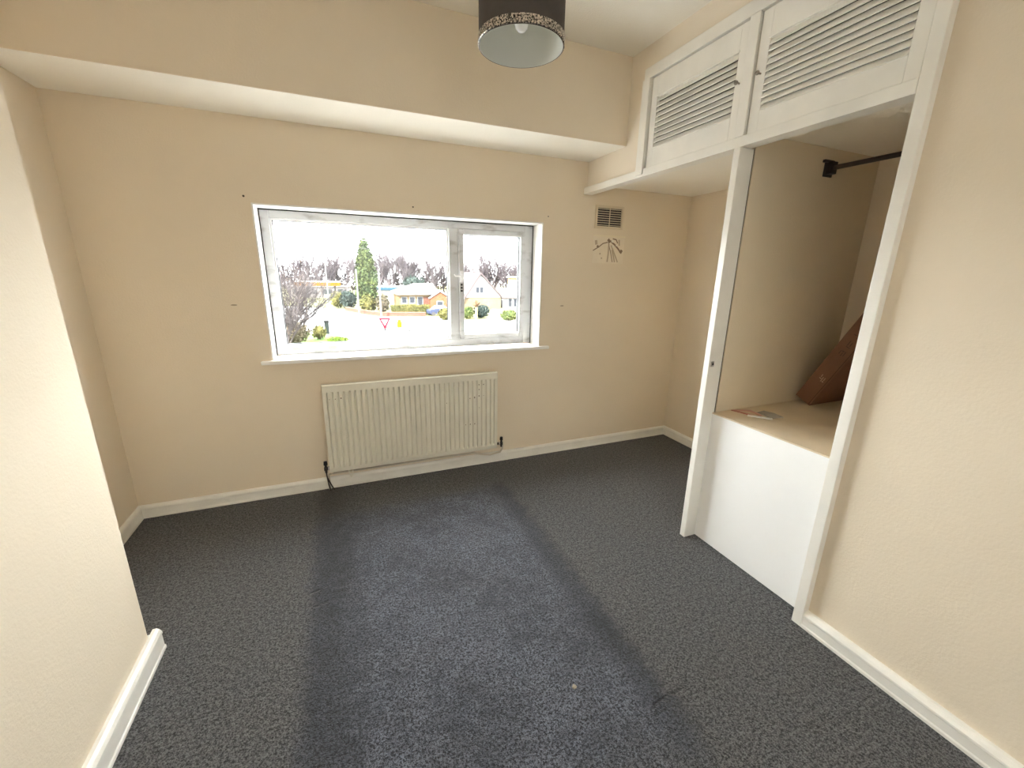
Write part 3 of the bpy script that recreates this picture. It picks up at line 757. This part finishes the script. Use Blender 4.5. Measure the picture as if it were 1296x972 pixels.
for i, (x, y, s, k) in enumerate(FAR):
    r = empty('woodland_tree', 'bare winter tree in the woodland row on the skyline', 'tree', (x, y, GZ + 0.06), i * 1.9, 'bare trees on the skyline')
    if k not in pm:
        o = obj('branches', protos[k], BARKF, r); pm[k] = o
    else:
        o = clone(pm[k], r)
    r.scale = (s * 1.15, s * 1.15, s)
# far undergrowth band
e = empty('distant_thicket', 'low brown thicket below the bare trees on the skyline', 'thicket', (4, 86, GZ + 0.06))
bm = bmesh.new()
for k in range(26): foliage(bm, (-16 + k * 1.6, 0, 1.5), (1.4, 1.0, 1.7 + 0.4 * math.sin(k * 2.1)), 130, 0.28, 60 + k)
o = obj('foliage', bm, mat('brown_thicket', (0.030, 0.024, 0.024), 0.9, var=0.3, vscale=0.6), e)
shrub('evergreen_bush', 'dark evergreen bush behind the bungalow roof', 9.9, 58.5, 2.0, 600, 0.26, LEAFD, 31, h=1.65)
shrub('evergreen_bush', 'round dark blue green bush left of the conifer', 0.78, 44.6, 0.9, 400, 0.16, LEAFD, 32, h=0.95)
shrub('garden_bush', 'yellow green bush at the corner left of the dark bush', -0.25, 46.0, 0.85, 350, 0.16, LEAFY, 33, h=0.9)
shrub('garden_bush', 'pale yellow bush at the foot of the conifer', 2.45, 40.2, 0.8, 500, 0.15, LEAFY, 34, h=0.85)
shrub('garden_bush', 'grey brown bush right of the conifer', 3.75, 39.3, 0.62, 420, 0.15, LEAFB, 35, h=0.95)
shrub('garden_bush', 'yellow green bush in front of the blue car', 8.15, 32.4, 0.62, 420, 0.12, LEAFY, 36, h=0.5)
shrub('garden_bush', 'green bush left of the palm trunk', 10.25, 32.6, 0.55, 380, 0.11, LEAFG, 37, h=0.55)
shrub('garden_bush', 'dark green bush right of the palm trunk', 11.6, 33.0, 0.75, 450, 0.12, LEAFD, 38, h=0.6)
shrub('garden_bush', 'low green bush at the right end of the drive', 13.3, 30.6, 0.75, 420, 0.12, LEAFG, 39, h=0.45)
# undergrowth by the near verge
shrub('bramble_bush', 'tangled brown bramble at the lower left of the view', -2.55, 22.7, 0.85, 900, 0.085, LEAFB, 41, h=0.62)
shrub('bramble_bush', 'olive bramble beside the brown one on the verge', -1.35, 24.0, 0.42, 420, 0.075, LEAFY, 42, h=0.42)
shrub('bramble_bush', 'leafy bramble against the left window edge', -3.75, 20.8, 0.6, 500, 0.085, LEAFG, 43, h=0.72)
e = empty('grass_tuft', 'bright green grass tuft at the verge corner', 'grass', (-0.35, 22.9, GZ + 0.06)); bm = bmesh.new(); foliage(bm, (0, 0, 0.1), (0.6, 0.5, 0.14), 420, 0.07, 44)
obj('blades', bm, mat('bright_grass', (0.0558, 0.0806, 0.0124), 0.9), e)

# street furniture
WPOLE = mat('pale_grey_pole', (0.060, 0.060, 0.058), 0.6)
e = empty('street_lamp', 'tall grey street lamp with a flat head left of the conifer', 'lamp', (-0.72, 26.0, GZ + 0.06))
bm = bmesh.new(); tube(bm, [(0, 0, -0.02), (0, 0, 1.1), (0, 0, 1.11), (0, 0, 5.35)], [0.075, 0.075, 0.05, 0.038], 10); obj('pole', bm, WPOLE, e)
obj('lamp_head', bx(-0.05, 0.30, -0.1, 0.1, 5.35, 5.42), mat('lamp_head_grey', (0.05, 0.05, 0.05), 0.6), e)
for x, y, h, lab in ((1.50, 38.2, 4.0, 'pale pole on the left side of the conifer'), (3.22, 35.7, 4.0, 'pale pole on the right side of the conifer')):
    e = empty('utility_pole', lab, 'pole', (x, y, GZ + 0.05))
    bm = bmesh.new(); tube(bm, [(0, 0, -0.02), (0, 0, h)], [0.085, 0.07], 10); obj('pole', bm, WPOLE, e)
    bm = bmesh.new(); tube(bm, [(0, 0, h), (0, 0, h + 0.06)], [0.075, 0.03], 10); obj('cap', bm, WPOLE, e)
e = empty('litter_bin', 'dark green litter bin at the kerb by the street lamp', 'bin', (-0.98, 26.2, GZ + 0.06))
obj('bin_body', bx(-0.13, 0.13, -0.13, 0.13, -0.01, 0.72), mat('bin_green', (0.010, 0.013, 0.012), 0.6), e, bevel=0.01)
obj('bin_lid', bx(-0.15, 0.15, -0.15, 0.15, 0.721, 0.84), mat('bin_lid', (0.006, 0.006, 0.006), 0.6), e, bevel=0.01)
# give way sign
RED = mat('sign_red', (0.070, 0.004, 0.010), 0.4); SIGNW = mat('sign_white', (0.30, 0.30, 0.30), 0.4)
e = empty('give_way_sign', 'red bordered white triangle give way sign at the junction', 'sign', (2.36, 23.8, GZ + 0.02))
bm = bmesh.new(); tube(bm, [(0, 0.03, -0.03), (0, 0.03, 1.15)], 0.03, 8); obj('post', bm, mat('sign_post_grey', (0.02, 0.02, 0.02), 0.6), e)
mp = lambda u, v, w: Vector((u, w, v))
bm = bmesh.new(); prism(bm, [(-0.34, 1.18), (-0.30, 1.22), (0.30, 1.22), (0.34, 1.18), (0.04, 0.58), (-0.04, 0.58)], mp, -0.005, 0.0); obj('border', bm, RED, e)
bm = bmesh.new(); prism(bm, [(-0.20, 1.11), (0.20, 1.11), (0, 0.75)], mp, -0.009, -0.0055); obj('plate', bm, SIGNW, e)
# island with bollard
structure(obj('ground_island_and_shadow', (lambda b: (lathe(b, [(0, 0), (0.75, 0), (0.75, 0.05), (0, 0.05)], 32), b)[1])(bmesh.new()), mat('kerb_and_shadow_grey', (0.035, 0.034, 0.033), 0.9), loc=(3.62, 26.9, GZ)), 'kerbed traffic island')
structure(obj('ground_island_and_shadow', (lambda b: (lathe(b, [(0, 0), (0.9, 0), (0.9, 0.05), (0, 0.05)], 32), b)[1])(bmesh.new()), mat('kerb_and_shadow_grey', (0.035, 0.034, 0.033), 0.9), loc=(2.6, 28.3, GZ)), 'dark disc painted as a shadow on the road behind the sign')  # dark disc paints a shadow lying on the road
e = empty('traffic_bollard', 'yellow keep left bollard on the traffic island', 'bollard', (3.62, 26.9, GZ + 0.05))
obj('base', bx(-0.13, 0.13, -0.1, 0.1, -0.005, 0.18), mat('bollard_grey', (0.12, 0.12, 0.12), 0.7), e, bevel=0.01)
obj('shell', bx(-0.15, 0.15, -0.09, 0.09, 0.181, 0.60), mat('bollard_yellow', (0.060, 0.048, 0.003), 0.5), e, bevel=0.03)
obj('cap', bx(-0.10, 0.10, -0.07, 0.07, 0.601, 0.72), mat('bollard_cap', (0.05, 0.04, 0.003), 0.5), e, bevel=0.02)
e = empty('marker_sign', 'small red marker sign in the shrubs by the left window edge', 'sign', (-3.0, 24.5, GZ + 0.06))
bm = bmesh.new(); tube(bm, [(0, 0, -0.02), (0, 0, 1.0)], 0.02, 6); obj('post', bm, WPOLE, e)
obj('plate', bx(-0.09, 0.09, -0.03, -0.021, 0.80, 1.15), RED, e, bevel=0.003)
# overhead cable
bm = bmesh.new(); tube(bm, [(-9 + i, 14.0, 3.05 - 0.072 * i + 0.0035 * (i - 9) ** 2 - 0.25) for i in range(0, 22)], 0.007, 5)
tag(obj('overhead_cable', bm, mat('cable_grey', (0.03, 0.03, 0.03), 0.6)), 'thin overhead cable crossing the sky outside', 'cable')

# filling station canopy
e = empty('station_canopy', 'yellow edged filling station canopy behind the bare tree', 'canopy', (-2.4, 60.0, GZ + 0.06))
obj('fascia', bx(-2.9, 2.65, -1.6, 1.6, 1.86, 2.36), mat('canopy_yellow', (0.075, 0.033, 0.003), 0.5), e)
obj('roof_deck', bx(-2.85, 2.6, -1.55, 1.55, 2.361, 2.42), SIGNW, e)
for x in (-2.0, 1.9): obj('column', bx(x - 0.12, x + 0.12, -0.12, 0.12, -0.01, 1.859), WPOLE, e)
e = empty('station_kiosk', 'low white building under the yellow canopy', 'building', (-2.6, 66.0, GZ + 0.06))
obj('wall', bx(-4, 4, -1, 2, -0.01, 1.5), mat('kiosk_wall', (0.0806, 0.0744, 0.0713), 0.8), e)
for x in (-3, -1, 1, 3): obj('window', bx(x - 0.6, x + 0.6, -1.04, -1.001, 0.5, 1.2), mat('shop_glass', (0.0186, 0.0211, 0.0223), 0.2), e)
obj('roof', bx(-4.2, 4.2, -1.2, 2.2, 1.501, 1.62), mat('kiosk_roof', (0.09, 0.085, 0.085), 0.8), e)

# brick garden wall and hedge in front of the bungalow
HBUFF = mat('pale_buff_brick', (0.080, 0.062, 0.042), 0.85, var=0.1, vscale=3)
BRICK = mat('red_brick', (0.0744, 0.0341, 0.0260), 0.85, var=0.25, vscale=5)
BUFF = mat('buff_brick', (0.1054, 0.0713, 0.0372), 0.85, var=0.15, vscale=3)
e = empty('garden_wall', 'low red brick garden wall along the far pavement', 'wall', (0, 0, GZ + 0.06))
pts = [(0.4, 43.0), (1.9, 39.0), (3.3, 36.5), (7.1, 35.6)]
for (x0, y0), (x1, y1) in zip(pts, pts[1:]):
    L = math.hypot(x1 - x0, y1 - y0); R_ = Matrix.Translation((x0, y0, 0)) @ Matrix.Rotation(math.atan2(y1 - y0, x1 - x0), 4, 'Z')
    obj('wall_length', bx(0, L, 0, 0.2, -0.01, 0.30, mtx=R_), BRICK, e); obj('coping', bx(0, L, -0.03, 0.23, 0.301, 0.36, mtx=R_), mat('coping_stone', (0.0806, 0.0527, 0.0372), 0.8), e)
e = empty('hedge', 'clipped yellow green hedge in front of the bungalow', 'hedge', (5.9, 37.0, GZ + 0.06))
bm = bmesh.new(); box(bm, -1.55, 1.75, -0.3, 0.3, 0, 0.80)
rg = random.Random(8)
for _ in range(1500):
    q = Vector((rg.uniform(-1.65, 1.85), rg.uniform(-0.38, 0.38), rg.uniform(0.02, 0.9)))
    if abs(q.y) < 0.28 and q.z < 0.78: q.y = -0.34
    a = Vector((rg.gauss(0, 1), rg.gauss(0, 1), rg.gauss(0, 1))).normalized(); b = a.cross(Vector((0.3, 1, 0.2))).normalized()
    bm.faces.new([bm.verts.new(q + a * 0.10), bm.verts.new(q + b * 0.07), bm.verts.new(q - a * 0.10), bm.verts.new(q - b * 0.07)])
obj('foliage', bm, LEAFY, e)

# bungalow
def hip_roof(parent):
    bm = bmesh.new()
    v = [bm.verts.new(c) for c in ((-2.25, -0.45, 1.64), (2.0, -0.45, 1.64), (2.0, 5.6, 1.64), (-2.25, 5.6, 1.64),
                                   (-2.25, -0.45, 1.76), (2.0, -0.45, 1.76), (2.0, 5.6, 1.76), (-2.25, 5.6, 1.76), (-0.1, 2.6, 2.70), (2.0, 2.6, 2.70))]
    for f in ((3, 2, 1, 0), (0, 1, 5, 4), (2, 3, 7, 6), (3, 0, 4, 7), (4, 5, 9, 8), (6, 7, 8, 9), (7, 4, 8), (1, 2, 6, 9, 5)):
        bm.faces.new([v[i] for i in f])
    obj('roof', bm, ROOFP, parent)
WINF = mat('white_window_frame', (0.12, 0.12, 0.12), 0.5); WPANE = mat('dark_pane', (0.0186, 0.0205, 0.0248), 0.15)
ROOFP = mat('pale_tile_roof', (0.11, 0.105, 0.10), 0.8, var=0.1, vscale=1)
e = empty('bungalow', 'red brick bungalow with a pale roof and a white edged gable', 'building', (7.5, 41.0, GZ + 0.06))
obj('wall', bx(-2.0, 1.1, 0, 4.5, -0.01, 1.635), BUFF, e)
bm = bmesh.new(); prism(bm, [(-0.45, 1.62), (-0.45, 1.74), (2.6, 2.66), (5.6, 1.74), (5.6, 1.62)], lambda u, v, w: Vector((w, u, v)), -3.0, 2.2); bm.free()
hip_roof(e)
bm = bmesh.new(); prism(bm, [(1.0, -0.01), (1.0, 1.30), (1.98, 1.92), (2.98, 1.30), (2.98, -0.01)], mp, -0.9, -0.001); obj('gable_wall', bm, mat('orange_brick', (0.0868, 0.0372, 0.0205), 0.85, var=0.2, vscale=5), e)
bm = bmesh.new(); prism(bm, [(0.82, 1.26), (0.82, 1.40), (1.98, 2.13), (3.16, 1.40), (3.16, 1.26), (1.98, 1.98)], mp, -1.05, -0.91); obj('bargeboard', bm, WINF, e)
bm = bmesh.new(); prism(bm, [(0.86, 1.34), (1.98, 2.05), (3.12, 1.34), (3.12, 1.30), (1.98, 1.95), (0.86, 1.30)], mp, -0.905, 3.0); obj('gable_roof', bm, mat('grey_mauve_tiles', (0.0465, 0.0409, 0.0422), 0.85), e)
for x0, x1, z0, z1, yy in ((-1.8, -1.2, 0.75, 1.45, 0), (-1.0, -0.4, 0.75, 1.45, 0), (-0.2, 0.4, 0.2, 1.45, 0), (1.6, 2.3, 0.45, 1.05, -0.9)):
    f = obj('window', bx(x0, x1, yy - 0.05, yy - 0.001, z0, z1), WINF, e); obj('pane', bx(x0 + 0.07, x1 - 0.07, yy - 0.06, yy - 0.051, z0 + 0.07, z1 - 0.07), WPANE, f)
obj('red_panel', bx(0.45, 0.98, -0.04, -0.001, 0.7, 1.4), BRICK, e)
# blue roofed shed behind
e = empty('blue_roofed_shed', 'low building with a bright blue roof edge left of the bungalow', 'building', (6.3, 52.0, GZ + 0.06))
obj('wall', bx(-1.7, 1.9, 0, 3, -0.01, 1.62), mat('shed_wall', (0.13, 0.125, 0.12), 0.8), e)
obj('roof_edge', bx(-1.8, 2.0, -0.2, 3.1, 1.621, 1.95), mat('blue_edge', (0.012, 0.030, 0.045), 0.5), e)
obj('roof', bx(-1.75, 1.95, -0.15, 3.05, 1.951, 2.05), SIGNW, e)

# white gabled house with annex
WHITEW = mat('white_render', (0.13, 0.13, 0.13), 0.8, var=0.03, vscale=1)
e = empty('white_house', 'white gabled house with a buff lower wall in the small pane', 'building', (14.3, 42.0, GZ + 0.06))
obj('lower_wall', bx(-2.2, 2.6, 0.06, 6, -0.01, 1.25), HBUFF, e)
bm = bmesh.new(); prism(bm, [(-1.75, 1.251), (2.55, 1.251), (2.55, 1.35), (0.15, 3.72), (-1.75, 0.9 + 0.351)], mp, 0.0, 6.0); obj('gable_wall', bm, WHITEW, e)
bm = bmesh.new(); prism(bm, [(-2.1, 0.75), (-2.02, 0.70), (0.15, 3.74), (2.75, 1.10), (2.85, 1.17), (0.15, 3.95)], mp, -0.25, 6.2); obj('roof', bm, mat('mauve_tile_roof', (0.042, 0.034, 0.035), 0.85, var=0.15, vscale=1.5), e)
f = obj('window', bx(-0.45, 0.55, -0.06, -0.001, 1.7, 2.45), WINF, e)
for x in (-0.38, 0.08): obj('pane', bx(x, x + 0.38, -0.075, -0.061, 1.77, 2.38), WPANE, f)
e = empty('white_annex', 'white single storey house right of the gabled house', 'building', (19.0, 43.0, GZ + 0.06))
obj('wall', bx(-1.55, 2.6, 0, 4, -0.01, 1.15), WHITEW, e)
bm = bmesh.new(); prism(bm, [(-0.3, 1.151), (-0.3, 1.22), (2.0, 2.15), (4.3, 1.22), (4.3, 1.151)], lambda u, v, w: Vector((w, u, v)), -1.6, 2.8); obj('roof', bm, mat('pink_tile_roof', (0.15, 0.105, 0.098), 0.85), e)
for x in (-0.75, -0.1, 0.5): obj('window', bx(x, x + 0.36, -0.03, -0.001, 0.15, 1.0), WPANE, e)
e = empty('yellow_gable', 'pale yellow house wall rising behind the white annex', 'building', (22.6, 49.0, GZ + 0.06))
obj('wall', bx(-0.9, 3.0, 0, 3, -0.01, 3.3), mat('yellow_render', (0.18, 0.125, 0.06), 0.85), e); obj('roof', bx(-1.1, 3.2, -0.2, 3.2, 3.301, 3.5), ROOFP, e)

# cordyline palm
e = empty('cordyline_palm', 'small palm with rusty fronds in front of the white house', 'palm', (10.85, 32.2, GZ + 0.06))
bm = bmesh.new(); tube(bm, [(0, 0, -0.02), (0.02, 0, 0.6), (0.03, 0, 1.05)], [0.13, 0.11, 0.10], 8); obj('trunk', bm, mat('pale_trunk', (0.16, 0.12, 0.065), 0.9), e)
rg = random.Random(3)
FR = mat('rusty_frond', (0.0620, 0.0384, 0.0217), 0.8)
bm = bmesh.new()
for k in range(34):
    a = rg.uniform(0, 2 * PI); t = rg.uniform(0.1, 1.3); d = Vector((math.cos(a) * math.sin(t), math.sin(a) * math.sin(t), math.cos(t)))
    s = d.cross(Vector((0, 0, 1))).normalized() * 0.035; b0 = Vector((0.03, 0, 1.03)); q = b0 + d * 0.45; r2 = b0 + d * 0.72 + Vector((0, 0, -0.08))
    v = [bm.verts.new(b0 - s * 0.5), bm.verts.new(b0 + s * 0.5), bm.verts.new(q + s), bm.verts.new(q - s), bm.verts.new(r2)]
    bm.faces.new([v[0], v[1], v[2], v[3]]); bm.faces.new([v[3], v[2], v[4]])
obj('fronds', bm, FR, e)

# parked car
e = empty('car', 'blue car parked on the drive by the bungalow gable', 'car', (8.35, 36.2, GZ + 0.06), math.radians(12))
BLUE = mat('blue_car_paint', (0.0248, 0.0310, 0.0558), 0.25, metal=0.2)
bm = bmesh.new(); prism(bm, [(-0.95, 0.18), (-0.97, 0.45), (-0.90, 0.56), (-0.45, 0.62), (0.85, 0.62), (0.95, 0.50), (0.95, 0.18)], mp, -0.42, 0.42); obj('body', bm, BLUE, e, bevel=0.03)
bm = bmesh.new(); prism(bm, [(-0.55, 0.621), (-0.15, 0.88), (0.60, 0.88), (0.85, 0.621)], mp, -0.38, 0.38); obj('cabin', bm, mat('car_glass', (0.08, 0.09, 0.11), 0.1), e, bevel=0.02)
obj('roof_panel', bx(-0.16, 0.60, -0.37, 0.37, 0.881, 0.90), BLUE, e)
for x in (-0.6, 0.58):
    for y in (-0.43, 0.33):
        bm = bmesh.new(); tube(bm, [(x, y, 0.175), (x, y + 0.10, 0.175)], 0.18, 14); obj('wheel', bm, BLACK, e)
